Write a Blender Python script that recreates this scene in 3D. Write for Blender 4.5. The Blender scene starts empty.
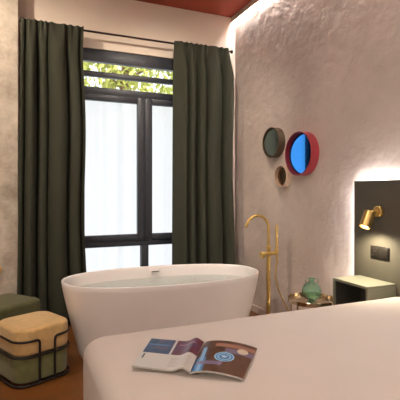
import bpy, bmesh, math, random
from mathutils import Vector, Matrix, noise
random.seed(7)
PI = math.pi
sc = bpy.context.scene
COL = sc.collection

# ---------------------------------------------------------------- camera numbers
CAM_Z, F, HY = 1.30, 424.0, 191.0
YAW = math.radians(23.2)
cs, sn = math.cos(YAW), math.sin(YAW)
XR, YB, ZC = 2.34, 4.41, 3.325          # right wall, back wall, ceiling

# ---------------------------------------------------------------- helpers
def lin(r, g, b):
    f = lambda c: (c/255/12.92) if c <= 10 else ((c/255+.055)/1.055)**2.4
    return (f(r), f(g), f(b), 1)

def mat(name, color, rough=.6, metal=0, noise_scale=0, noise_amt=.15, bump=0, bump_scale=40, spec=.5, coat=0, sheen=0, detail=6):
    m = bpy.data.materials.new(name); m.use_nodes = True
    nt = m.node_tree; p = nt.nodes['Principled BSDF']
    p.inputs['Base Color'].default_value = (*color[:3], 1)
    p.inputs['Roughness'].default_value = rough
    p.inputs['Metallic'].default_value = metal
    p.inputs['Specular IOR Level'].default_value = spec
    p.inputs['Coat Weight'].default_value = coat
    p.inputs['Sheen Weight'].default_value = sheen
    tc = nt.nodes.new('ShaderNodeTexCoord')
    if noise_scale:
        n = nt.nodes.new('ShaderNodeTexNoise'); n.inputs['Scale'].default_value = noise_scale; n.inputs['Detail'].default_value = detail
        nt.links.new(tc.outputs['Object'], n.inputs['Vector'])
        r = nt.nodes.new('ShaderNodeValToRGB')
        lo = [max(0, c*(1-noise_amt)) for c in color[:3]]; hi = [min(1, c*(1+noise_amt)) for c in color[:3]]
        r.color_ramp.elements[0].position = .3; r.color_ramp.elements[1].position = .7
        r.color_ramp.elements[0].color = (*lo, 1); r.color_ramp.elements[1].color = (*hi, 1)
        nt.links.new(n.outputs['Fac'], r.inputs['Fac']); nt.links.new(r.outputs['Color'], p.inputs['Base Color'])
    if bump:
        n = nt.nodes.new('ShaderNodeTexNoise'); n.inputs['Scale'].default_value = bump_scale; n.inputs['Detail'].default_value = 5
        nt.links.new(tc.outputs['Object'], n.inputs['Vector'])
        b = nt.nodes.new('ShaderNodeBump'); b.inputs['Strength'].default_value = bump; b.inputs['Distance'].default_value = .01
        nt.links.new(n.outputs['Fac'], b.inputs['Height']); nt.links.new(b.outputs['Normal'], p.inputs['Normal'])
    return m

def emis(name, color, s):
    m = bpy.data.materials.new(name); m.use_nodes = True
    nt = m.node_tree; nt.nodes.clear()
    e = nt.nodes.new('ShaderNodeEmission'); e.inputs[0].default_value = (*color[:3], 1); e.inputs[1].default_value = s
    o = nt.nodes.new('ShaderNodeOutputMaterial'); nt.links.new(e.outputs[0], o.inputs[0])
    return m

def clear_mat(name, tint, gloss=.12, rough=.02, ripple=0, ripple_scale=12):
    """thin clear sheet: see-through body with a fresnel shine on it"""
    m = bpy.data.materials.new(name); m.use_nodes = True
    nt = m.node_tree; nt.nodes.clear()
    t = nt.nodes.new('ShaderNodeBsdfTransparent'); t.inputs[0].default_value = (*tint[:3], 1)
    g = nt.nodes.new('ShaderNodeBsdfGlossy'); g.inputs['Roughness'].default_value = rough
    lw = nt.nodes.new('ShaderNodeLayerWeight'); lw.inputs[0].default_value = .5
    pw = nt.nodes.new('ShaderNodeMath'); pw.operation = 'POWER'; pw.inputs[1].default_value = 4.5
    mul = nt.nodes.new('ShaderNodeMath'); mul.operation = 'MULTIPLY_ADD'; mul.inputs[1].default_value = .95; mul.inputs[2].default_value = gloss*.3; mul.use_clamp = True
    mx = nt.nodes.new('ShaderNodeMixShader'); o = nt.nodes.new('ShaderNodeOutputMaterial')
    nt.links.new(lw.outputs['Facing'], pw.inputs[0]); nt.links.new(pw.outputs[0], mul.inputs[0]); nt.links.new(mul.outputs[0], mx.inputs[0])
    nt.links.new(t.outputs[0], mx.inputs[1]); nt.links.new(g.outputs[0], mx.inputs[2]); nt.links.new(mx.outputs[0], o.inputs[0])
    if ripple:
        tc = nt.nodes.new('ShaderNodeTexCoord'); n = nt.nodes.new('ShaderNodeTexNoise'); n.inputs['Scale'].default_value = ripple_scale; n.inputs['Detail'].default_value = 3
        b = nt.nodes.new('ShaderNodeBump'); b.inputs['Strength'].default_value = ripple; b.inputs['Distance'].default_value = .02
        nt.links.new(tc.outputs['Object'], n.inputs['Vector']); nt.links.new(n.outputs['Fac'], b.inputs['Height'])
        nt.links.new(b.outputs['Normal'], g.inputs['Normal']); nt.links.new(b.outputs['Normal'], lw.inputs['Normal'])
    return m

def tag(o, label=None, cat=None, group=None, kind=None):
    if label: o['label'] = label
    if cat: o['category'] = cat
    if group: o['group'] = group
    if kind: o['kind'] = kind
    return o

def thing(name, loc, label=None, cat=None, group=None, kind=None):
    o = bpy.data.objects.new(name, None); COL.objects.link(o); o.location = loc
    o.empty_display_size = .05
    return tag(o, label, cat, group, kind)

def obj(name, bm, m, parent=None, smooth=True, sharp=35):
    """link a bmesh in world coordinates as one mesh object (moved into its parent's frame)"""
    bmesh.ops.recalc_face_normals(bm, faces=bm.faces[:])
    org = Vector((0, 0, 0)); q = parent
    while q is not None:
        org += Vector(q.location); q = q.parent
    if parent is None:
        xs = [v.co.x for v in bm.verts]; ys = [v.co.y for v in bm.verts]; zs = [v.co.z for v in bm.verts]
        org = Vector(((min(xs)+max(xs))/2, (min(ys)+max(ys))/2, min(zs)))
    for v in bm.verts: v.co -= org
    me = bpy.data.meshes.new(name); bm.to_mesh(me); bm.free()
    ms = m if isinstance(m, (list, tuple)) else [m]
    for k in ms: me.materials.append(k)
    if smooth:
        for p in me.polygons: p.use_smooth = True
        me.set_sharp_from_angle(angle=math.radians(sharp))
    o = bpy.data.objects.new(name, me); COL.objects.link(o)
    if parent is not None: o.parent = parent
    else: o.location = org
    return o

def box(bm, x0, x1, y0, y1, z0, z1, bev=0, seg=2, M=None, mi=0):
    vs = [bm.verts.new((x, y, z)) for x in (x0, x1) for y in (y0, y1) for z in (z0, z1)]
    fs = []
    for q in ((0,1,3,2), (4,6,7,5), (0,4,5,1), (2,3,7,6), (0,2,6,4), (1,5,7,3)):
        f = bm.faces.new([vs[i] for i in q]); f.material_index = mi; fs.append(f)
    if M is not None:
        for v in vs: v.co = M @ v.co
    if bev:
        es = list({e for f in fs for e in f.edges})
        bmesh.ops.bevel(bm, geom=es, offset=bev, segments=seg, profile=.5, affect='EDGES')
    return bm

def B(*a, **k): return box(bmesh.new(), *a, **k)

def rrect(ax, ay, r, n=8):
    """rounded rectangle, half sizes ax, ay"""
    pts = []
    for k, (sx, sy) in enumerate(((1,1), (-1,1), (-1,-1), (1,-1))):
        cx, cy = sx*(ax-r), sy*(ay-r)
        for i in range(n+1):
            a = PI/2*k + PI/2*i/n
            pts.append((cx+r*math.cos(a), cy+r*math.sin(a)))
    return pts

def loft(bm, rings, closed=True, cap0=True, cap1=True):
    vv = [[bm.verts.new(p) for p in r] for r in rings]
    n = len(vv[0])
    for a, b in zip(vv, vv[1:]):
        for i in range(n if closed else n-1):
            j = (i+1) % n
            bm.faces.new((a[i], a[j], b[j], b[i]))
    if cap0: bm.faces.new(vv[0][::-1])
    if cap1: bm.faces.new(vv[-1])
    return bm

def smooth_path(pts, per=8, closed=False):
    P = [Vector(p) for p in pts]; n = len(P); out = []
    for i in range(n if closed else n-1):
        if closed: p0, p1, p2, p3 = P[i-1], P[i], P[(i+1) % n], P[(i+2) % n]
        else: p0, p1, p2, p3 = P[max(i-1,0)], P[i], P[i+1], P[min(i+2,n-1)]
        for k in range(per):
            t = k/per
            out.append(.5*((2*p1)+(p2-p0)*t+(2*p0-5*p1+4*p2-p3)*t*t+(3*p1-p0-3*p2+p3)*t**3))
    if not closed: out.append(P[-1])
    return out

def tube(bm, pts, r, seg=10, closed=False):
    P = [Vector(p) for p in pts]; n = len(P)
    T = []
    for i in range(n):
        a = P[i-1] if (i > 0 or closed) else P[i]
        b = P[(i+1) % n] if (i < n-1 or closed) else P[i]
        T.append((b-a).normalized())
    up = Vector((0,0,1)) if abs(T[0].z) < .9 else Vector((1,0,0))
    N = (up - T[0]*up.dot(T[0])).normalized()
    rings = []
    for i in range(n):
        N = (N - T[i]*N.dot(T[i])).normalized(); Bn = T[i].cross(N)
        rr = r[i] if isinstance(r, (list, tuple)) else r
        rings.append([P[i] + N*rr*math.cos(2*PI*k/seg) + Bn*rr*math.sin(2*PI*k/seg) for k in range(seg)])
    if closed: rings.append(rings[0]); 
    if closed:
        vv = [[bm.verts.new(p) for p in rg] for rg in rings[:-1]]
        for i in range(n):
            a, b = vv[i], vv[(i+1) % n]
            for k in range(seg):
                bm.faces.new((a[k], a[(k+1) % seg], b[(k+1) % seg], b[k]))
    else:
        loft(bm, rings)
    return bm

def lathe(bm, prof, c=(0,0,0), seg=32, axis=Vector((0,0,1)), cap0=True, cap1=True):
    axis = axis.normalized(); q = Vector((0,0,1)).rotation_difference(axis)
    c = Vector(c)
    rings = [[c + q @ Vector((r*math.cos(2*PI*k/seg), r*math.sin(2*PI*k/seg), z)) for k in range(seg)] for r, z in prof]
    return loft(bm, rings, cap0=cap0, cap1=cap1)

# ---------------------------------------------------------------- materials
M = {}
M['ceiling'] = mat('terracotta_paint', lin(150, 58, 32), .75, noise_scale=3, noise_amt=.06)
M['cream'] = mat('cream_paint', (.80, .70, .59), .85, noise_scale=2, noise_amt=.04, bump=.05, bump_scale=60)
M['white_paint'] = mat('trim_paint', (.62, .53, .43), .6, noise_scale=5, noise_amt=.03)
M['skirt'] = mat('skirting_paint', (.60, .50, .45), .5, noise_scale=5, noise_amt=.03)
M['black_metal'] = mat('powder_coated_frame', (.028, .033, .045), .42, noise_scale=20, noise_amt=.15)
M['iron'] = mat('dark_iron', (.035, .022, .018), .45, .6, noise_scale=30, noise_amt=.2)
M['curtain'] = mat('olive_curtain_cloth', (.092, .095, .069), .85, noise_scale=140, noise_amt=.10, bump=.2, bump_scale=420, spec=.15)
M['tub'] = mat('white_composite', (.80, .755, .735), .28, noise_scale=6, noise_amt=.015, spec=.5)
M['chrome'] = mat('satin_chrome', (.35, .34, .33), .25, 1, noise_scale=30, noise_amt=.1)
M['dark'] = mat('dark_slot', (.03, .03, .03), .5, noise_scale=30)
M['brass'] = mat('brushed_brass', (.66, .46, .16), .36, 1, noise_scale=40, noise_amt=.12)
M['pale_brass'] = mat('pale_brass', (.58, .47, .33), .16, 1, noise_scale=40, noise_amt=.1)
M['duvet'] = mat('white_cotton', (.61, .54, .485), .9, noise_scale=6, noise_amt=.015, bump=.12, bump_scale=300, sheen=.1, spec=.15)
M['base'] = mat('bed_base_cloth', (.30, .26, .23), .9, noise_scale=80)
M['panel'] = mat('grey_green_panel', (.086, .079, .060), .6, noise_scale=8, noise_amt=.06, bump=.04, bump_scale=90)
M['cubby'] = mat('grey_green_lacquer', (.19, .195, .145), .5, noise_scale=9, noise_amt=.05)
M['cubby_shade'] = mat('niche_shade', (.05, .048, .040), .6, noise_scale=9, noise_amt=.08)  # case colour darkened to stand in for shade inside the open cube
M['mustard'] = mat('mustard_velvet', (.60, .40, .17), .8, noise_scale=30, noise_amt=.10, bump=.15, bump_scale=200, sheen=.3, spec=.2)
M['olive'] = mat('olive_velvet', (.085, .088, .034), .85, noise_scale=25, noise_amt=.15, bump=.15, bump_scale=200, sheen=.2, spec=.2)
M['moss'] = mat('moss_velvet', (.15, .155, .06), .8, noise_scale=25, noise_amt=.12, bump=.15, bump_scale=200, sheen=.3, spec=.2)
M['rod'] = mat('black_steel_rod', (.010, .008, .008), .45, .2, noise_scale=30)
M['outlet'] = mat('dark_bronze_plastic', (.012, .010, .008), .5, spec=.25, noise_scale=30)
M['red'] = mat('red_lacquer', (.25, .022, .030), .4, noise_scale=20, noise_amt=.06)
M['olive_lac'] = mat('dark_olive_lacquer', (.075, .050, .026), .45, noise_scale=20, noise_amt=.08)
M['tan'] = mat('tan_lacquer', (.56, .40, .29), .5, noise_scale=20, noise_amt=.06)
M['mir_blue'] = mat('blue_mirror', (.055, .33, .95), .03, 1, noise_scale=2, noise_amt=.01)
M['mir_smoke'] = mat('smoked_mirror', (.10, .10, .072), .12, 1, noise_scale=2, noise_amt=.01)
M['mir_bronze'] = mat('bronze_mirror', (.22, .13, .07), .15, 1, noise_scale=2, noise_amt=.01)
M['leaf'] = mat('sunlit_leaf', (.56, .60, .16), .6, noise_scale=2.5, noise_amt=.45)
M['bark'] = mat('bark', (.20, .13, .08), .9, noise_scale=12, noise_amt=.3, bump=.3)
M['led'] = emis('led_white', (1, .99, .98), 115)
M['led_cove'] = emis('led_cove_white', (1, .97, .94), 110)
M['bulb'] = emis('warm_bulb', (1, .70, .34), 14)
M['glass'] = clear_mat('window_glass', (.96, .97, .97), .05)
M['water'] = clear_mat('bath_water', (.90, .99, .955), .5, .08, ripple=1.0, ripple_scale=20)

def plaster():
    m = mat('pink_trowelled_plaster', (.60, .475, .42), .9, spec=.2)
    nt = m.node_tree; p = nt.nodes['Principled BSDF']; tc = [n for n in nt.nodes if n.type == 'TEX_COORD'][0]
    n1 = nt.nodes.new('ShaderNodeTexNoise'); n1.inputs['Scale'].default_value = 2.2; n1.inputs['Detail'].default_value = 9; n1.inputs['Roughness'].default_value = .62; n1.inputs['Distortion'].default_value = .35
    n2 = nt.nodes.new('ShaderNodeTexNoise'); n2.inputs['Scale'].default_value = 9; n2.inputs['Detail'].default_value = 8; n2.inputs['Distortion'].default_value = .2
    v = nt.nodes.new('ShaderNodeTexVoronoi'); v.feature = 'SMOOTH_F1'; v.inputs['Scale'].default_value = 5
    for n in (n1, n2): nt.links.new(tc.outputs['Object'], n.inputs['Vector'])
    # warp the cells so that trowel marks curl
    ad = nt.nodes.new('ShaderNodeVectorMath'); ad.operation = 'ADD'
    nt.links.new(tc.outputs['Object'], ad.inputs[0]); nt.links.new(n1.outputs['Color'], ad.inputs[1]); nt.links.new(ad.outputs[0], v.inputs['Vector'])
    m1 = nt.nodes.new('ShaderNodeMath'); m1.operation = 'MULTIPLY_ADD'; m1.inputs[1].default_value = .55
    nt.links.new(n2.outputs['Fac'], m1.inputs[0]); nt.links.new(n1.outputs['Fac'], m1.inputs[2])
    m2 = nt.nodes.new('ShaderNodeMath'); m2.operation = 'MULTIPLY_ADD'; m2.inputs[1].default_value = .10
    nt.links.new(v.outputs['Distance'], m2.inputs[0]); nt.links.new(m1.outputs[0], m2.inputs[2])
    b = nt.nodes.new('ShaderNodeBump'); b.inputs['Strength'].default_value = .48; b.inputs['Distance'].default_value = .05
    nt.links.new(m2.outputs[0], b.inputs['Height']); nt.links.new(b.outputs['Normal'], p.inputs['Normal'])
    r = nt.nodes.new('ShaderNodeValToRGB'); r.color_ramp.elements[0].position = .32; r.color_ramp.elements[1].position = .68
    r.color_ramp.elements[0].color = (.52, .435, .388, 1); r.color_ramp.elements[1].color = (.65, .55, .495, 1)
    nt.links.new(n1.outputs['Fac'], r.inputs['Fac']); nt.links.new(r.outputs['Color'], p.inputs['Base Color'])
    return m
M['plaster'] = plaster()

def concrete():
    m = mat('raw_concrete', (.4, .36, .31), .9, spec=.2, bump=.9, bump_scale=11)
    nt = m.node_tree; p = nt.nodes['Principled BSDF']; tc = [n for n in nt.nodes if n.type == 'TEX_COORD'][0]
    n1 = nt.nodes.new('ShaderNodeTexNoise'); n1.inputs['Scale'].default_value = 3.5; n1.inputs['Detail'].default_value = 10; n1.inputs['Roughness'].default_value = .7
    nt.links.new(tc.outputs['Object'], n1.inputs['Vector'])
    r = nt.nodes.new('ShaderNodeValToRGB'); r.color_ramp.elements[0].position = .34; r.color_ramp.elements[1].position = .66
    r.color_ramp.elements[0].color = (.28, .24, .195, 1); r.color_ramp.elements[1].color = (.60, .53, .45, 1)
    nt.links.new(n1.outputs['Fac'], r.inputs['Fac']); nt.links.new(r.outputs['Color'], p.inputs['Base Color'])
    return m
M['concrete'] = concrete()

def floor_mat():
    m = mat('orange_brown_boards', (.3, .13, .05), .38)
    nt = m.node_tree; p = nt.nodes['Principled BSDF']; tc = [n for n in nt.nodes if n.type == 'TEX_COORD'][0]
    br = nt.nodes.new('ShaderNodeTexBrick'); br.inputs['Scale'].default_value = 1; br.inputs['Brick Width'].default_value = 1.3; br.inputs['Row Height'].default_value = .16
    br.inputs['Mortar Size'].default_value = .0025
    br.inputs['Color1'].default_value = (.215, .078, .016, 1); br.inputs['Color2'].default_value = (.175, .062, .012, 1); br.inputs['Mortar'].default_value = (.12, .05, .02, 1)
    nt.links.new(tc.outputs['Object'], br.inputs['Vector'])
    mp = nt.nodes.new('ShaderNodeMapping'); mp.inputs['Scale'].default_value = (1.5, 18, 1); nt.links.new(tc.outputs['Object'], mp.inputs['Vector'])
    n = nt.nodes.new('ShaderNodeTexNoise'); n.inputs['Scale'].default_value = 3; n.inputs['Detail'].default_value = 8; nt.links.new(mp.outputs[0], n.inputs['Vector'])
    mx = nt.nodes.new('ShaderNodeMix'); mx.data_type = 'RGBA'; mx.blend_type = 'MULTIPLY'; mx.inputs[0].default_value = .35
    nt.links.new(br.outputs['Color'], mx.inputs[6]); nt.links.new(n.outputs['Color'], mx.inputs[7]); nt.links.new(mx.outputs[2], p.inputs['Base Color'])
    return m
M['floor'] = floor_mat()

def sheer():
    m = bpy.data.materials.new('white_sheer_cloth'); m.use_nodes = True
    nt = m.node_tree; nt.nodes.clear()
    t = nt.nodes.new('ShaderNodeBsdfTranslucent'); t.inputs[0].default_value = (.72, .72, .74, 1)
    d = nt.nodes.new('ShaderNodeBsdfDiffuse'); d.inputs[0].default_value = (.8, .8, .82, 1)
    tc = nt.nodes.new('ShaderNodeTexCoord'); n = nt.nodes.new('ShaderNodeTexNoise'); n.inputs['Scale'].default_value = 200
    nt.links.new(tc.outputs['Object'], n.inputs['Vector'])
    b = nt.nodes.new('ShaderNodeBump'); b.inputs['Strength'].default_value = .1; nt.links.new(n.outputs['Fac'], b.inputs['Height']); nt.links.new(b.outputs[0], d.inputs['Normal'])
    x = nt.nodes.new('ShaderNodeMixShader'); x.inputs[0].default_value = .12
    o = nt.nodes.new('ShaderNodeOutputMaterial')
    nt.links.new(t.outputs[0], x.inputs[1]); nt.links.new(d.outputs[0], x.inputs[2]); nt.links.new(x.outputs[0], o.inputs[0])
    return m
M['sheer'] = sheer()

def vase_mat():
    m = mat('green_glass', (.60, .86, .72), .03, noise_scale=3, noise_amt=.02)
    nt = m.node_tree; p = nt.nodes['Principled BSDF']
    p.inputs['Transmission Weight'].default_value = .95; p.inputs['IOR'].default_value = 1.45
    tc = [n for n in nt.nodes if n.type == 'TEX_COORD'][0]
    wv = nt.nodes.new('ShaderNodeTexWave'); wv.inputs['Scale'].default_value = 16; wv.inputs['Distortion'].default_value = 6
    b = nt.nodes.new('ShaderNodeBump'); b.inputs['Strength'].default_value = .35; b.inputs['Distance'].default_value = .01
    nt.links.new(tc.outputs['Object'], wv.inputs['Vector']); nt.links.new(wv.outputs['Fac'], b.inputs['Height']); nt.links.new(b.outputs['Normal'], p.inputs['Normal'])
    return m
M['vase'] = vase_mat()

# ---------------------------------------------------------------- the setting
XL, YF = -1.9, -2.6
st = lambda o: tag(o, kind='structure')
st(obj('floor', B(XL-.2, XR+.2, YF-.2, YB+.25, -.12, 0), M['floor'], smooth=False))
# a narrow pelmet along the right wall hides a light strip
COVE = .045
bm = B(XL-.2, XR+.2, YF-.2, YB+.25, ZC, ZC+.3)
st(obj('ceiling', bm, M['ceiling'], smooth=False))
tr = st(obj('trim_1', B(XR-COVE-.012, XR-COVE, YF, YB, ZC-.055, ZC, bev=.002), M['white_paint'], smooth=False))
led = obj('led_strip', B(XR-COVE+.008, XR-.010, YF+.05, YB-.02, ZC-.010, ZC-.002), M['led_cove'], None, smooth=False)
led.parent = tr; led.location = led.location - tr.location
# back wall with the window opening
WX0, WX1, WZ0, WZ1 = .48, 2.02, .10, 2.76
bm = bmesh.new()
box(bm, XL-.2, WX0, YB, YB+.22, 0, ZC); box(bm, WX1, XR+.2, YB, YB+.22, 0, ZC)
box(bm, WX0, WX1, YB, YB+.22, 0, WZ0); box(bm, WX0, WX1, YB, YB+.22, WZ1, ZC)
st(obj('wall_back', bm, M['cream'], smooth=False))
st(obj('wall_right', B(XR, XR+.2, YF-.2, YB, 0, ZC), M['plaster'], smooth=False))
st(obj('wall_left', B(XL-.2, XL, YF-.2, YB, 0, ZC), M['cream'], smooth=False))
st(obj('wall_front', B(XL, XR, YF-.2, YF, 0, ZC), M['cream'], smooth=False))
bm = B(XL, 0, 4.20, YB, 0, ZC, bev=.006)
st(obj('wall_pillar', bm, M['concrete'], smooth=False))
st(obj('baseboard_right', B(XR-.014, XR, YF, YB, 0, .075, bev=.003), M['skirt'], smooth=False))
st(obj('baseboard_back', B(0, XR-.014, YB-.014, YB, 0, .075, bev=.003), M['skirt'], smooth=False))

# window: outer frame, two sashes, two lower fixed lights, louvred strip of clear glass on top
win = st(thing('window_1', (1.25, YB+.02, WZ0)))
y0, y1 = YB+.02, YB+.085
bm = bmesh.new()
box(bm, WX0, WX0+.06, y0, y1, WZ0, WZ1, bev=.003); box(bm, WX1-.06, WX1, y0, y1, WZ0, WZ1, bev=.003)
box(bm, WX0+.06, WX1-.06, y0, y1, 2.635, WZ1, bev=.003); box(bm, WX0+.06, WX1-.06, y0, y1, WZ0, WZ0+.07, bev=.003)
obj('outer_frame', bm, M['black_metal'], win)
obj('transom', B(WX0+.06, WX1-.06, y0, y1, .715, .775, bev=.003), M['black_metal'], win)
obj('transom', B(WX0+.06, WX1-.06, y0, y1, 2.295, 2.37, bev=.003), M['black_metal'], win)
obj('louvre_bar', B(WX0+.06, WX1-.06, y0-.005, y1-.02, 2.478, 2.532, bev=.004), M['black_metal'], win)
obj('mullion', B(1.215, 1.295, y0, y1, WZ0+.07, .715, bev=.003), M['black_metal'], win)
def sash(xa, xb, inner_left, inner_right):
    za, zb = .775, 2.295
    bm = bmesh.new(); q0, q1 = y0-.014, y1-.02
    box(bm, xa, xa+inner_left, q0, q1, za, zb, bev=.004); box(bm, xb-inner_right, xb, q0, q1, za, zb, bev=.004)
    box(bm, xa+inner_left, xb-inner_right, q0, q1, za, za+.065, bev=.004); box(bm, xa+inner_left, xb-inner_right, q0, q1, zb-.062, zb, bev=.004)
    s = obj('sash', bm, M['black_metal'], win)
    bm = B(xa+inner_left-.004, xb-inner_right+.004, y0+.012, y0+.018, za+.061, zb-.058)
    for v in bm.verts: v.co -= Vector(s.location)
    p = obj('pane', bm, M['glass'], None, smooth=False)
    p.parent = s; p.location = p.location - Vector(win.location)
    for v in p.data.vertices: pass
    return s
sash(.54, 1.25, .08, .078)
sash(1.254, 1.96, .078, .08)
for xa, xb, za, zb in ((.54, 1.215, .17, .715), (1.295, 1.96, .17, .715), (.54, 1.96, 2.37, 2.478), (.54, 1.96, 2.532, 2.635)):
    obj('pane', B(xa, xb, y0+.03, y0+.036, za, zb), M['glass'], win, smooth=False)

# sheer hanging just outside the lower lights
def pleats(x0, x1, z0, z1, yc, nf, amp, seed, ncol=180, nrow=10, thick=0):
    rnd = random.Random(seed)
    ph = [rnd.uniform(0, 2*PI) for _ in range(4)]
    bm = bmesh.new(); g = []
    for r in range(nrow+1):
        z = z0+(z1-z0)*r/nrow; row = []
        for c in range(ncol+1):
            u = c/ncol
            w = u + .02*math.sin(2*PI*2.3*u+ph[0])
            y = amp*math.sin(2*PI*nf*w+ph[1]) + .4*amp*math.sin(2*PI*nf*1.7*w+ph[2])
            row.append(bm.verts.new((x0+(x1-x0)*u, yc+y, z)))
        g.append(row)
    for a, b in zip(g, g[1:]):
        for c in range(ncol): bm.faces.new((a[c], a[c+1], b[c+1], b[c]))
    return bm
tag(obj('sheer_curtain', pleats(WX0+.01, WX1-.01, WZ0, 2.36, YB+.15, 9, .009, 3), M['sheer'], sharp=180),
    'white pleated sheer curtain glowing behind the lower window panes', 'sheer curtain')

# tree outside, seen through the clear strips
tree = thing('leafy_tree', (1.5, 6.4, -.6), 'sunlit yellow green tree outside behind the clear top strips of the window', 'tree')
bm = bmesh.new()
tube(bm, smooth_path([(1.5,6.4,-.6), (1.55,6.42,.8), (1.45,6.38,2.0), (1.5,6.4,3.0), (1.56,6.42,3.7)]), .07)
for k in range(14):
    a = k*2.4; z = 2.2+k*.1; r = random.uniform(.7, 1.5)
    p = Vector((1.48, 6.4, z)); e = p+Vector((r*math.cos(a), .5*r*math.sin(a), random.uniform(.0, .45)))
    tube(bm, smooth_path([p, p.lerp(e,.5)+Vector((0,0,.08)), e], 5), [.022-.0015*i for i in range(11)], 6)
obj('trunk', bm, M['bark'], tree)
bm = bmesh.new(); rnd = random.Random(11)
for k in range(2800):
    while True:
        d = Vector((rnd.uniform(-1,1), rnd.uniform(-1,1), rnd.uniform(-1,1)))
        if d.length < 1: break
    c = Vector((1.5+d.x*1.5, 6.4+d.y*.65, 2.95+d.z*.8))
    if noise.noise(c*2.6) < -.12: continue
    L = rnd.uniform(.05, .095); W = L*.33
    q = Matrix.Rotation(rnd.uniform(0,2*PI), 4, 'Z') @ Matrix.Rotation(rnd.uniform(-1.3,1.3), 4, 'X') @ Matrix.Rotation(rnd.uniform(0,2*PI), 4, 'Y')
    loc = [(0,-L,0), (W,-L*.3,.006), (W*.8,L*.3,.006), (0,L,-.01), (-W*.8,L*.3,.006), (-W,-L*.3,.006), (0,0,-.008)]
    vs = [bm.verts.new(c+(q @ Vector(p))) for p in loc]
    for i in range(6): bm.faces.new((vs[6], vs[i], vs[(i+1) % 6]))
lv = obj('leaves', bm, M['leaf'], tree, sharp=180); lv['kind'] = 'stuff'

# ---------------------------------------------------------------- curtains and rod
RZ, RY = 2.885, 4.26
def drape(x0, x1, seed, nf, flare, ncol=260, nrow=46):
    rnd = random.Random(seed); ph = [rnd.uniform(0, 2*PI) for _ in range(6)]
    bm = bmesh.new(); g = []
    ztop = RZ+.008
    for r in range(nrow+1):
        v = r/nrow; z = .012+(ztop-.012)*(1-v); row = []
        h = min(1, v*9)                       # gathers open out below the heading
        for c in range(ncol+1):
            u = c/ncol
            w = u + .045*math.sin(2*PI*1.4*u+ph[0]) + .018*math.sin(2*PI*3.1*u+ph[1]) + .006*v*math.sin(5*u+ph[4])
            s = math.sin(2*PI*nf*w+ph[2])
            sh = abs(math.sin(PI*nf*w+ph[2]/2))
            fold = .070-(sh**1.35)*(.150+.030*math.sin(2*PI*2.2*u+ph[3])+.010*v)
            small = .003*math.sin(2*PI*nf*2.3*w+ph[5]+1.2*v)*(1-.4*v)
            head = .014*math.sin(2*PI*nf*2*w+ph[2])
            y = (1-h)*head*1.0 + h*(fold+small)
            wob = .012*math.sin(3.1*v*PI+ph[4])*h
            x = x0+(x1-x0)*u + (u-.5)*flare*v + wob*(u) - .019*h*math.sin(2*PI*nf*w+ph[2])
            zz = z
            yy = RY - .02 + y - .012*(1-h)
            row.append(bm.verts.new((x, min(yy, 4.385), zz)))
        g.append(row)
    for a, b in zip(g, g[1:]):
        for c in range(ncol): bm.faces.new((a[c], a[c+1], b[c+1], b[c]))
    bmesh.ops.solidify(bm, geom=bm.faces[:], thickness=.003)
    return bm
tag(obj('curtain', drape(.015, .585, 5, 4.6, .07), M['curtain'], sharp=80), 'long olive green curtain hanging beside the concrete pillar, left of the window', 'curtain', 'olive window curtains')
tag(obj('curtain', drape(1.52, 2.165, 9, 4.6, .03), M['curtain'], sharp=80), 'long olive green curtain hanging right of the window near the plaster wall', 'curtain', 'olive window curtains')
rod = thing('curtain_rod', (1.1, RY, RZ), 'thin dark iron curtain rod above the window carrying both curtains', 'curtain rod')
obj('pole', tube(bmesh.new(), [(.005, RY+.026, RZ-.004), (1.1, RY+.026, RZ-.004), (2.215, RY+.026, RZ-.004)], .0105, 12), M['iron'], rod)
bm = lathe(bmesh.new(), [(.001,0), (.016,.004), (.021,.016), (.016,.028), (.001,.033)], (2.212, RY+.026, RZ-.004), 20, Vector((1,0,0)))
obj('finial', bm, M['iron'], rod)
for x in (2.203,):
    bm = tube(bmesh.new(), [(x, RY+.026, RZ-.004), (x, RY+.07, RZ-.004), (x, YB-.008, RZ-.004)], .007, 10)
    lathe(bm, [(.024,0), (.024,.008), (.018,.012)], (x, YB, RZ-.004), 20, Vector((0,-1,0)))
    obj('bracket', bm, M['iron'], rod)

# ---------------------------------------------------------------- bathtub
TX, TY = 1.14, 3.40
TA, TB, TH = .835, .425, .60
TROT = math.radians(-3)
def sup(a, b, z, n=2.35, N=96, dx=0):
    out = []
    for k in range(N):
        t = 2*PI*k/N; c, s = math.cos(t), math.sin(t)
        x = a*math.copysign(abs(c)**(2/n), c)+dx; y = b*math.copysign(abs(s)**(2/n), s)
        out.append((TX+x*math.cos(TROT)-y*math.sin(TROT), TY+x*math.sin(TROT)+y*math.cos(TROT), z))
    return out
tub = thing('bathtub', (TX, TY, 0), 'white oval freestanding bathtub filled with water before the window', 'bathtub')
prof = [(-.150,-.095,0), (-.146,-.092,.004)]
for k in range(1, 17):
    z = TH*k/16*.985; f = (1-k/16)**1.15
    prof.append((-.14*f, -.09*f, z))
prof += [(-.002,-.002,TH-.002), (-.007,-.007,TH), (-.014,-.014,TH), (-.020,-.020,TH-.003), (-.024,-.024,TH-.012)]
for k in range(1, 13):
    v = k/12; z = TH-.012-(TH-.14)*v
    prof.append((-.024-.16*v**1.5, -.024-.075*v**1.5, z))
prof += [(-.25,-.14,.115), (-.40,-.22,.105)]
bm = loft(bmesh.new(), [sup(TA+p[0], TB+p[1], p[2]) for p in prof])
obj('shell', bm, M['tub'], tub, sharp=50)
ov = thing('overflow_cover', (TX, TY, 0)); 
bpy.data.objects.remove(ov)
sx, sy, szz = 1.17, TY+TB-.043, .552
o1 = obj('overflow_slot', B(sx-.045, sx+.045, sy-.006, sy+.02, szz-.012, szz+.014, bev=.004), M['tub'], tub)
o1['label'] = 'white overflow cover with a dark slot'
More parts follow.
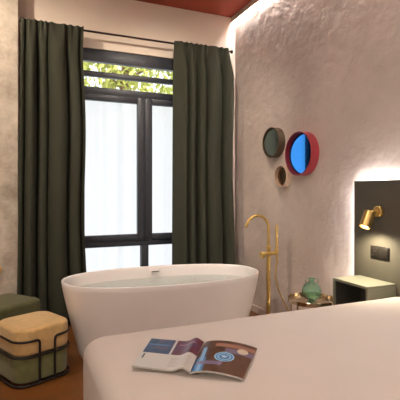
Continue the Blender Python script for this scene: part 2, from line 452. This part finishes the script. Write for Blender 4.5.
obj('slot_opening', B(sx-.034, sx+.034, sy-.0075, sy+.0, szz+.001, szz+.007), M['dark'], o1) if False else None
bm = B(sx-.034, sx+.034, sy-.0075, sy, szz-.003, szz+.005)
so = obj('slot_opening', bm, M['dark'], tub)
wl = .50; vv = (TH-.012-wl)/(TH-.14); ins = -.024-.16*vv**1.5; insb = -.024-.075*vv**1.5
rings = [sup((TA+ins-.002)*s, (TB+insb-.002)*s, wl) for s in (1, .8, .6, .4, .2)]
tag(obj('bath_water', loft(bmesh.new(), rings, cap0=False), M['water'], sharp=180), 'clear greenish bath water shimmering inside the white tub', 'water', kind='stuff')

# ---------------------------------------------------------------- bath filler
FX, FY = 2.085, 3.29
fa = thing('bath_faucet', (FX, FY, 0), 'tall brass floor standing bath faucet with gooseneck spout at the tub end', 'faucet')
obj('base_plate', lathe(bmesh.new(), [(.055,0), (.055,.008), (.05,.014), (.024,.018)], (FX,FY,0), 32), M['brass'], fa)
obj('column', lathe(bmesh.new(), [(.019,.014), (.019,.775), (.022,.778), (.022,.80), (.019,.803)], (FX,FY,0), 24), M['brass'], fa)
R_ = .115
pts = [(FX, FY, .80), (FX, FY, .87), (FX, FY, .965)]
for k in range(1, 40):
    a = PI*k/40*.97; pts.append((FX-R_+R_*math.cos(a), FY, .965+R_*math.sin(a)))
pts.append((FX-2*R_-.012, FY, .985)); 
obj('spout', tube(bmesh.new(), pts, .0125, 14), M['brass'], fa)
vb = tube(bmesh.new(), [(FX-.055, FY-.012, .735), (FX+.078, FY-.012, .735)], .017, 18)
obj('valve_body', vb, M['brass'], fa)
bm = lathe(bmesh.new(), [(.026,0), (.028,.003), (.028,.03), (.024,.034)], (FX-.088, FY-.012, .727), 24, Vector((1,0,0)))
tube(bm, [(FX-.085, FY-.012, .727), (FX-.088, FY-.05, .70)], .006, 8)
obj('handle', bm, M['brass'], fa)
hx = FX+.082
ho = tube(bmesh.new(), [(FX+.06, FY-.012, .76), (hx, FY-.012, .76)], .009, 12)
lathe(ho, [(.016,0), (.017,.03)], (hx, FY-.012, .745), 20)
obj('shower_holder', ho, M['brass'], fa)
obj('hand_shower', lathe(bmesh.new(), [(.008,.655), (.010,.70), (.0105,.75), (.0125,.78), (.0125,.985), (.010,.992)], (hx, FY-.012, 0), 20), M['brass'], fa)
hs = smooth_path([(hx, FY-.012, .658), (hx-.012, FY-.015, .60), (hx-.02, FY-.02, .54), (hx+.0, FY-.03, .42), (hx+.05, FY-.045, .30), (hx+.10, FY-.055, .20), (hx+.12, FY-.06, .12), (hx+.085, FY-.055, .055), (hx+.0, FY-.04, .03), (FX+.03, FY-.01, .05)], 10)
obj('hose', tube(bmesh.new(), hs, .0065, 8), M['brass'], fa)

# ---------------------------------------------------------------- bed
bed = thing('bed', (1.28, 1.05, 0), 'large bed under a smooth white duvet filling the foreground', 'bed')
obj('bed_base', B(.40, 2.255, .26, 1.84, .0, .30, bev=.02), M['base'], bed)
cx, cy, ax, ay = 1.262, 1.06, 1.002, .925
def bed_ring(ins, z, r):
    pts = rrect(ax-ins, ay-ins, max(.02, r-ins*.5), 12)
    # even out the straight runs with extra points
    out = []
    for i, p in enumerate(pts):
        q = pts[(i+1) % len(pts)]; d = math.hypot(q[0]-p[0], q[1]-p[1])
        k = 24 if (i % 13) == 12 else 1
        for j in range(k): out.append((cx+p[0]+(q[0]-p[0])*j/k, cy+p[1]+(q[1]-p[1])*j/k, z))
    return out
BT = .664
rings = [bed_ring(-.004, .03, .10)]
for z in (.10, .18, .26, .34, .42, .50): rings.append(bed_ring(.0, z, .10))
for k in range(0, 9):
    a = PI/2*k/8; rings.append(bed_ring(.07*(1-math.cos(a)), BT-.088+.07*math.sin(a), .10))
for ins, dz in ((.11, .011), (.16, .006), (.23, .003), (.32, .001), (.46, .0), (.56, .0), (.66, .0), (.76, .0), (.84, .0), (.90, .0)):
    rings.append(bed_ring(ins, BT-dz, .10))
bm = loft(bmesh.new(), rings, cap0=False)
for v in bm.verts:
    c = v.co; k = noise.noise(Vector((c.x*2.1, c.y*2.6, 3.1+c.z*1.2)))
    k2 = noise.noise(Vector((c.x*6+9, c.y*6, c.z*3)))
    if c.z > .5: v.co.z += .005*k + .0015*k2
    else:
        d = Vector((c.x-cx, c.y-cy, 0)).normalized()
        if c.x < 2.2: v.co += d*(.010*k+.004*k2)
obj('duvet', bm, M['duvet'], bed, sharp=180)

# magazine lying open on the bed
def page_mat(name, build):
    m = bpy.data.materials.new(name); m.use_nodes = True
    nt = m.node_tree; p = nt.nodes['Principled BSDF']; p.inputs['Roughness'].default_value = .35; p.inputs['Specular IOR Level'].default_value = .35
    uv = nt.nodes.new('ShaderNodeUVMap'); sp = nt.nodes.new('ShaderNodeSeparateXYZ'); nt.links.new(uv.outputs[0], sp.inputs[0])
    def val(x): return x
    def math_(op, a, b):
        n = nt.nodes.new('ShaderNodeMath'); n.operation = op
        for i, q in enumerate((a, b)):
            if isinstance(q, (int, float)): n.inputs[i].default_value = q
            else: nt.links.new(q, n.inputs[i])
        return n.outputs[0]
    U, V = sp.outputs[0], sp.outputs[1]
    def rect(x0, x1, yy0, yy1, sk=0):
        uu = math_('ADD', U, math_('MULTIPLY', V, sk)) if sk else U
        a = math_('MULTIPLY', math_('GREATER_THAN', uu, x0), math_('LESS_THAN', uu, x1))
        return math_('MULTIPLY', a, math_('MULTIPLY', math_('GREATER_THAN', V, yy0), math_('LESS_THAN', V, yy1)))
    def disc(x, y, r, asp):
        dx = math_('SUBTRACT', U, x); dy = math_('MULTIPLY', math_('SUBTRACT', V, y), asp)
        return math_('LESS_THAN', math_('ADD', math_('MULTIPLY', dx, dx), math_('MULTIPLY', dy, dy)), r*r)
    state = {'c': None}
    def over(mask, col):
        n = nt.nodes.new('ShaderNodeMix'); n.data_type = 'RGBA'
        nt.links.new(mask, n.inputs[0])
        if state['c'] is None: n.inputs[6].default_value = (.55, .52, .48, 1)
        else: nt.links.new(state['c'], n.inputs[6])
        if isinstance(col, tuple): n.inputs[7].default_value = col
        else: nt.links.new(col, n.inputs[7])
        state['c'] = n.outputs[2]
    def photo(c1, c2, c3, scale, seed):
        t = nt.nodes.new('ShaderNodeTexNoise'); t.inputs['Scale'].default_value = scale; t.inputs['Detail'].default_value = 4; t.noise_dimensions = '4D'; t.inputs['W'].default_value = seed
        nt.links.new(uv.outputs[0], t.inputs['Vector'])
        r = nt.nodes.new('ShaderNodeValToRGB'); e = r.color_ramp.elements
        e[0].position = .32; e[0].color = c1; e[1].position = .7; e[1].color = c3
        k = e.new(.5); k.color = c2
        nt.links.new(t.outputs['Fac'], r.inputs['Fac']); return r.outputs['Color']
    build(rect, disc, over, photo)
    nt.links.new(state['c'], p.inputs['Base Color'])
    return m
def left_build(rect, disc, over, photo):
    over(rect(.03, .50, .46, .985), photo(lin(18,24,44), lin(42,66,100), lin(110,66,78), 5, 1))
    over(rect(.06, .44, .74, .79), lin(70,110,150))
    over(rect(.54, 1.1, .46, .985), photo(lin(50,16,26), lin(98,36,52), lin(52,50,90), 5, 4))
    over(rect(.60, .9, .80, .84), lin(150,110,130))
    over(rect(.07, .10, .27, .42), lin(40,38,55))
    for k in range(7): over(rect(.58, .92, .08+.045*k, .093+.045*k), lin(158,150,142))
def right_build(rect, disc, over, photo):
    over(rect(-.1, 1.1, -.1, 1.1), photo(lin(60,36,26), lin(92,60,42), lin(70,44,34), 3, 2))
    over(rect(.0, .22, -.1, .42, .05), lin(70,115,165))
    over(rect(.10, .17, -.1, .75, .05), lin(120,165,205))
    over(rect(.22, 1.1, .78, .90, -.06), lin(150,105,85))
    over(rect(.55, 1.1, .60, .74, .10), lin(110,98,125))
    over(rect(.02, .5, .20, .30, -.10), lin(120,108,140))
    over(disc(.80, .72, .10, 1.2), lin(205,190,165))
    over(disc(.52, .46, .185, 1.27), lin(150,195,225))
    over(disc(.52, .46, .160, 1.27), lin(70,125,175))
    over(disc(.52, .46, .125, 1.27), lin(150,195,225))
    over(disc(.52, .46, .100, 1.27), lin(65,115,165))
    over(rect(.46, .58, .475, .49), lin(205,225,240)); over(rect(.48, .56, .435, .45), lin(205,225,240))
    over(disc(.52, .46, .03, 1.27), lin(185,215,235))
M['page_l'] = page_mat('printed_left_page', left_build)
M['page_r'] = page_mat('printed_right_page', right_build)
M['paper'] = mat('paper_edge', (.45, .42, .38), .8, noise_scale=60, noise_amt=.1)
S = Vector((.540, 1.347, 0)); ud = Vector((.55, .835, 0)).normalized()
mag = thing('magazine', (.66, 1.6, BT+.006), 'open glossy magazine lying on the white duvet', 'magazine')
def page(sign, width, prof, matp, name):
    """a curved stack of pages; prof(t) gives its height from the spine (t=0) to the fore edge"""
    n = 26; H = .285; wd = (Vector((.76, -.65, 0)) if sign < 0 else Vector((.81, -.586, 0))).normalized()
    bm = bmesh.new(); uvl = bm.loops.layers.uv.new('UVMap'); top = []; bot = []
    for i in range(n+1):
        t = i/n; base = S + wd*(sign*width*t)
        fan = ud.lerp(Vector((.50, .866, 0)) if sign < 0 else Vector((.645, .765, 0)), t).normalized(); zt = BT+.008+prof(t); zb = max(BT+.0065, zt-.006)
        r1, r2 = [], []
        for j in range(9):
            v = j/8; lift = .0
            p = base+fan*(H*v); lift = (zt-BT-.008)*.3*v
            r1.append(bm.verts.new((p.x, p.y, zt+lift))); r2.append(bm.verts.new((p.x, p.y, zb+(lift if zb > BT+.007 else 0))))
        top.append(r1); bot.append(r2)
    def q(vs, mi, uvs=None):
        f = bm.faces.new(vs); f.material_index = mi
        if uvs:
            for l, w in zip(f.loops, uvs): l[uvl].uv = w
    for i in range(n):
        for j in range(8):
            uu = lambda a: (1-a/n) if sign < 0 else a/n
            q((top[i][j], top[i+1][j], top[i+1][j+1], top[i][j+1]), 0, ((uu(i), j/8), (uu(i+1), j/8), (uu(i+1), (j+1)/8), (uu(i), (j+1)/8)))
            q((bot[i][j], bot[i][j+1], bot[i+1][j+1], bot[i+1][j]), 1)
        q((top[i][0], bot[i][0], bot[i+1][0], top[i+1][0]), 1); q((top[i][8], top[i+1][8], bot[i+1][8], bot[i][8]), 1)
    for j in range(8):
        q((top[0][j], top[0][j+1], bot[0][j+1], bot[0][j]), 1); q((top[n][j], bot[n][j], bot[n][j+1], top[n][j+1]), 1)
    return obj(name, bm, [matp, M['paper']], mag, sharp=40)
page(-1, .220, lambda t: .004+.015*math.exp(-((t-.13)/.11)**2)+.003*(1-t), M['page_l'], 'left_pages')
page(1, .182, lambda t: .003+.040*(max(0, t)**.55)*(1-t)**.9, M['page_r'], 'right_pages')

# ---------------------------------------------------------------- headboard, sconce, outlet, nightstand
hb = thing('headboard', (2.29, 1.05, 0), 'dark grey green headboard panel on the plaster wall, edged by white backlight', 'headboard')
HX = 2.28
obj('panel', B(HX, HX+.022, -.33, 2.43, .02, 1.374, bev=.002), M['panel'], hb, smooth=False)
bm = bmesh.new()
box(bm, HX+.022, HX+.030, 2.400, 2.412, .05, 1.356); box(bm, HX+.022, HX+.030, -.31, 2.412, 1.344, 1.356)
obj('led_strip', bm, M['led'], hb, smooth=False)['label'] = 'white glowing light strip'
bm = bmesh.new()
for yy in (0, 1.0, 2.0): obj('batten', B(HX+.022, XR-.0005, yy, yy+.05, .3, 1.1), M['panel'], hb, smooth=False)

sco = thing('reading_lamp', (HX, 2.175, 1.155), 'brass swivel reading lamp glowing on the headboard above the outlet', 'lamp')
obj('wall_plate', lathe(bmesh.new(), [(.036,0), (.039,.003), (.039,.022), (.034,.028), (.010,.030)], (HX, 2.19, 1.160), 28, Vector((-1,0,0))), M['brass'], sco)
J = Vector((HX-.066, 2.188, 1.150))
bm = tube(bmesh.new(), [(HX-.02, 2.19, 1.160), (HX-.048, 2.189, 1.158), J], .012, 12)
bmesh.ops.create_uvsphere(bm, u_segments=16, v_segments=10, radius=.020, matrix=Matrix.Translation(J))
obj('swivel_joint', bm, M['brass'], sco)
ax_ = Vector((-.46, -.05, -.86)).normalized()
c0 = J + Vector((-.026, .004, -.008))
hd = lathe(bmesh.new(), [(.004,-.020), (.034,-.018), (.037,-.014), (.037,.096), (.034,.098), (.032,.096), (.032,.060), (.004,.058)], c0, 32, ax_)
obj('lamp_head', hd, M['brass'], sco)
obj('bulb', lathe(bmesh.new(), [(.002,.060), (.028,.062), (.030,.082), (.022,.091), (.002,.093)], c0, 24, ax_), M['bulb'], sco)['label'] = 'warm glowing bulb'

ou = thing('power_outlet', (HX, 2.185, .875), 'dark double power outlet on the headboard under the brass lamp', 'outlet')
obj('cover_plate', B(HX-.009, HX, 2.105, 2.265, .835, .92, bev=.003), M['outlet'], ou)
for yy in (2.225, 2.145):
    bm = B(HX-.0125, HX-.008, yy-.033, yy+.033, .845, .911, bev=.002)
    if yy > 2.2:
        lathe(bm, [(.021,0), (.021,.002), (.019,.002), (.019,.0)], (HX-.0123, yy, .878), 24, Vector((-1,0,0)))
        o = obj('socket', bm, M['outlet'], ou)
        b2 = bmesh.new()
        for s in (-1, 1): lathe(b2, [(.0035,0), (.0035,.0015)], (HX-.0123, yy+s*.009, .878), 10, Vector((-1,0,0)))
        obj('contact', b2, M['chrome'], ou)
    else:
        obj('switch', bm, M['outlet'], ou)

ns = thing('nightstand', (2.16, 2.2, .30), 'small grey green open cube nightstand mounted on the headboard beside the bed', 'nightstand')
NX0, NX1, NY0, NY1, NZ0, NZ1, T = 2.035, HX-.0005, 2.05, 2.375, .33, .69, .018
bm = bmesh.new()
box(bm, NX0, NX1, NY0, NY1, NZ1-T, NZ1, bev=.002); box(bm, NX0, NX1, NY0, NY1, NZ0, NZ0+T, bev=.002)
box(bm, NX0, NX1, NY0, NY0+T, NZ0+T, NZ1-T); box(bm, NX0, NX1, NY1-T, NY1, NZ0+T, NZ1-T)
obj('case', bm, M['cubby'], ns, smooth=False)
obj('back_panel', B(NX1-.012, NX1, NY0+T, NY1-T, NZ0+T, NZ1-T), M['cubby_shade'], ns, smooth=False)
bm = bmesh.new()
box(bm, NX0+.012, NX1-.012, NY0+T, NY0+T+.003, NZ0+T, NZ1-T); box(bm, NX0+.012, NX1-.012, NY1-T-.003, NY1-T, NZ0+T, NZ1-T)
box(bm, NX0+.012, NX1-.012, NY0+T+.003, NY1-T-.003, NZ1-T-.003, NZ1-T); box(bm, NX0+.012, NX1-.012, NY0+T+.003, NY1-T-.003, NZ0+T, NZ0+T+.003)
obj('shade_sheets', bm, M['cubby_shade'], ns, smooth=False)['label'] = 'dark sheets painting the shade inside'  # thin sheets carry the painted shade over the inner faces of the case

# ---------------------------------------------------------------- side table and vase
SX, SY, SZ = 2.065, 2.65, .455
tb = thing('side_table', (SX, SY, 0), 'small round pale brass tray table between bathtub faucet and nightstand', 'side table')
obj('tray', lathe(bmesh.new(), [(.003,SZ-.004), (.172,SZ-.004), (.176,SZ-.003), (.178,SZ+.026), (.1765,SZ+.028), (.1745,SZ+.026), (.171,SZ+.003), (.003,SZ+.003)], (SX,SY,0), 56), M['pale_brass'], tb)
for k in range(4):
    a = math.radians(20+90*k); x, y = SX+.186*math.cos(a), SY+.186*math.sin(a)
    obj('leg', tube(bmesh.new(), [(x, y, 0), (x, y, .25), (x, y, SZ+.026)], .007, 10), M['pale_brass'], tb)
ringp = [(SX+.186*math.cos(2*PI*k/48), SY+.186*math.sin(2*PI*k/48), .12) for k in range(48)]
obj('stretcher_ring', tube(bmesh.new(), ringp, .006, 8, closed=True), M['pale_brass'], tb)

va = thing('glass_vase', (2.075, 2.66, SZ+.003), 'round green glass vase with small handles on the brass side table', 'vase')
VX, VY, VZ = 2.075, 2.66, SZ+.0035
op, ip = [], []
R0 = .074
for k in range(0, 23):
    a = -PI/2+.36+(PI-.36-.30)*k/22; op.append((R0*math.cos(a)*(1+.012*math.cos(k*PI)), .0735+R0*math.sin(a)))
op = [(.020,.0), (.0262,.001)] + op + [(.019,.153), (.020,.168), (.024,.173), (.022,.175)]
ip = [(.017,.168), (.0155,.155)] + [((R0-.005)*math.cos(a), .0735+(R0-.005)*math.sin(a)) for a in [PI/2-.26-(PI-.6)*k/18 for k in range(19)]] + [(.01,.008)]
obj('vase_body', lathe(bmesh.new(), op+ip, (VX,VY,VZ), 40), M['vase'], va)
for s in (-1, 1):
    e = Vector((cs, -sn, 0))*s
    pts = [Vector((VX,VY,VZ))+e*r+Vector((0,0,z)) for r, z in ((.019,.166), (.040,.168), (.048,.156), (.046,.140), (.036,.132))]
    obj('handle', tube(bmesh.new(), smooth_path(pts, 6), .0045, 8), M['vase'], va)

# ---------------------------------------------------------------- round wall mirrors
def mirror(y, z, r, depth, mr, mg, label, tilt=0, gd=.02):
    t = thing('wall_mirror', (XR, y, z), label, 'mirror', 'round wall mirrors with deep rims')
    c = (XR-.001, y, z)
    obj('rim', lathe(bmesh.new(), [(r-.012,0), (r,0), (r,depth), (r-.002,depth+.002), (r-.008,depth+.002), (r-.010,depth), (r-.010,.004), (r-.012,.002)], c, 64, Vector((-1,0,0)), cap0=False, cap1=False), mr, t)
    obj('mirror_glass', lathe(bmesh.new(), [(r-.0155,gd-.008), (r-.0155,gd), (.003,gd)], c, 64, Vector((-1,tilt,0))), mg, t)
mirror(3.09, 1.63, .194, .080, M['red'], M['mir_blue'], 'largest round mirror, blue glass in a deep red rim', -.115, .026)
mirror(3.54, 1.775, .148, .072, M['olive_lac'], M['mir_smoke'], 'round smoked mirror in a dark olive rim, left of the red one', -.235, .036)
mirror(3.39, 1.44, .105, .058, M['tan'], M['mir_bronze'], 'smallest round mirror, bronze glass in a tan rim, lowest of the three', -.10, .02)

# ---------------------------------------------------------------- pouf in a rod frame, footstool, ring
PX, PY, PA, PR = .096, 3.255, math.radians(25), .095
def pr(x, y, z): return (PX+x*math.cos(PA)-y*math.sin(PA), PY+x*math.sin(PA)+y*math.cos(PA), z)
def cushion(a, z0, z1, rnd, crown=.006, r=PR, f=pr):
    rings = []
    def R(ins, z): return [f(x, y, z) for x, y in rrect(a-ins, a-ins, max(.02, r-ins*.6), 10)]
    for k in range(5): q = PI/2*k/4; rings.append(R(rnd*(1-math.sin(q)), z0+rnd*(1-math.cos(q))))
    mid = (z0+z1)/2; rings.append(R(-.003, mid))
    for k in range(7): q = PI/2*k/6; rings.append(R(rnd*(1-math.cos(q)), z1-rnd+rnd*math.sin(q)))
    for i, k in enumerate((.4, .55, .7, .82, .88)): rings.append(R(a*k, z1+crown*math.sin(PI/2*k)))
    return loft(bmesh.new(), rings)
pf = thing('pouf', (PX, PY, 0), 'two tone pouf of mustard top and green base in a black rod frame', 'pouf')
obj('top_cushion', cushion(.198, .200, .382, .026), M['mustard'], pf, sharp=180)['label'] = 'mustard yellow velvet cushion'
obj('bottom_cushion', cushion(.194, .022, .192, .016), M['moss'], pf, sharp=180)['label'] = 'moss green velvet cushion'
RO = .0078
for z in (.197, .0135):
    pts = [pr(x, y, z) for x, y in rrect(.207, .207, PR+.008, 10)]
    obj('frame_ring', tube(bmesh.new(), pts, RO, 8, closed=True), M['rod'], pf)
for side in (1, -1):                     # a rod wraps each side and drops to the floor ring on the front and on the back
    q = .207; g = .055; r = PR+.008
    half = [(g, -q, .014), (g, -q, .10), (g, -q, .20), (g, -q, .280), (g+.004, -q, .295), (g+.016, -q, .302), (g+.03, -q, .303)]
    half += [(q-r+r*math.cos(-PI/2+PI/2*i/8), -q+r+r*math.sin(-PI/2+PI/2*i/8), .303) for i in range(9)]
    pl = half + [(x, -y, z) for x, y, z in half[::-1]]
    obj('side_rod', tube(bmesh.new(), [pr(side*x, y, z) for x, y, z in pl], RO, 8), M['rod'], pf)

GX, GY, GA = -.115, 3.845, math.radians(-52)
def gr(x, y, z): return (GX+x*math.cos(GA)-y*math.sin(GA), GY+x*math.sin(GA)+y*math.cos(GA), z)
fs = thing('footstool', (GX, GY, 0), 'low olive green upholstered stool behind the two tone pouf by the pillar', 'stool')
obj('seat_cushion', cushion(.22, .17, .40, .03, .004, .06, gr), M['olive'], fs, sharp=180)
obj('plinth', cushion(.205, .0, .165, .012, 0, .06, gr), M['olive'], fs, sharp=180)

rg = thing('towel_ring', (-.20, 4.18, .60), 'small dark brass ring hanging low on the concrete pillar', 'ring')
rp = [(-.205+.062*math.cos(2*PI*k/40), 4.172, .60+.062*math.sin(2*PI*k/40)) for k in range(40)]
obj('hoop', tube(bmesh.new(), rp, .0075, 10, closed=True), M['brass'], rg)
bm = lathe(bmesh.new(), [(.016,0), (.016,.012), (.011,.034), (.006,.037)], (-.205, 4.2, .663), 20, Vector((0,-1,0)))
obj('mount', bm, M['brass'], rg)

# ---------------------------------------------------------------- light
w = bpy.data.worlds.new('daylight'); sc.world = w; w.use_nodes = True
bg = w.node_tree.nodes['Background']; bg.inputs[0].default_value = (.95, .97, 1, 1); bg.inputs[1].default_value = 1.9
def lamp(name, kind, loc, energy, color, rot=(0,0,0), **k):
    l = bpy.data.lights.new(name, kind); l.energy = energy; l.color = color
    for a, b in k.items(): setattr(l, a, b)
    o = bpy.data.objects.new(name, l); COL.objects.link(o); o.location = loc; o.rotation_euler = rot
    return o
lamp('sun', 'SUN', (0, -5, 12), 6.5, (1, .95, .85), (math.radians(38), 0, math.radians(-15)), angle=.01)
WARM = (1, .90, .79)
lamp('ceiling_fill', 'AREA', (.45, 1.6, 3.29), 25, WARM, shape='DISK', size=.5)  # added soft overhead fill without a fixture, brightens bed and room
dl = lamp('ceiling_spot', 'SPOT', (-.9, 2.9, 3.27), 190, (1, .84, .66), spot_size=math.radians(96), spot_blend=.8, shadow_soft_size=.05)
dl.rotation_euler = Vector((1.0, 1.35, -1.55)).to_track_quat('-Z', 'Y').to_euler()
dl = lamp('ceiling_spot', 'SPOT', (1.2, 2.9, 3.27), 70, (1, .87, .72), spot_size=math.radians(92), spot_blend=.8, shadow_soft_size=.05)
dl.rotation_euler = Vector((.35, 1.35, -1.5)).to_track_quat('-Z', 'Y').to_euler()
lamp('ceiling_fill', 'AREA', (-.2, -1.2, 3.29), 30, WARM, shape='DISK', size=.6)  # second added overhead fill, behind the camera, no fixture
lamp('wall_fill', 'AREA', (-1.5, -.3, 1.75), 26, WARM, (math.radians(90), 0, math.radians(-62)), shape='DISK', size=.7)  # added soft side fill to brighten the walls, no such lamp stands there
sp = lamp('reading_lamp_light', 'SPOT', c0+ax_*.102+Vector((0,0,-.004)), 24.0, (1, .84, .60), spot_size=math.radians(150), spot_blend=.8, shadow_soft_size=.02)
sp.rotation_euler = Vector((.10, 0, -.99)).to_track_quat('-Z', 'Y').to_euler()
sp.parent = None

# ---------------------------------------------------------------- camera, colour
cd = bpy.data.cameras.new('camera'); cam = bpy.data.objects.new('camera', cd); COL.objects.link(cam)
cam.location = (0, 0, CAM_Z); cam.rotation_euler = (PI/2, 0, -YAW)
cd.sensor_width = 36; cd.lens = F/400*36; cd.shift_y = -(200-HY)/400; cd.clip_start = .02
sc.camera = cam
vs = sc.view_settings
vs.view_transform = 'Standard'; vs.look = 'None'; vs.gamma = 1; vs.use_curve_mapping = False; vs.exposure = 0
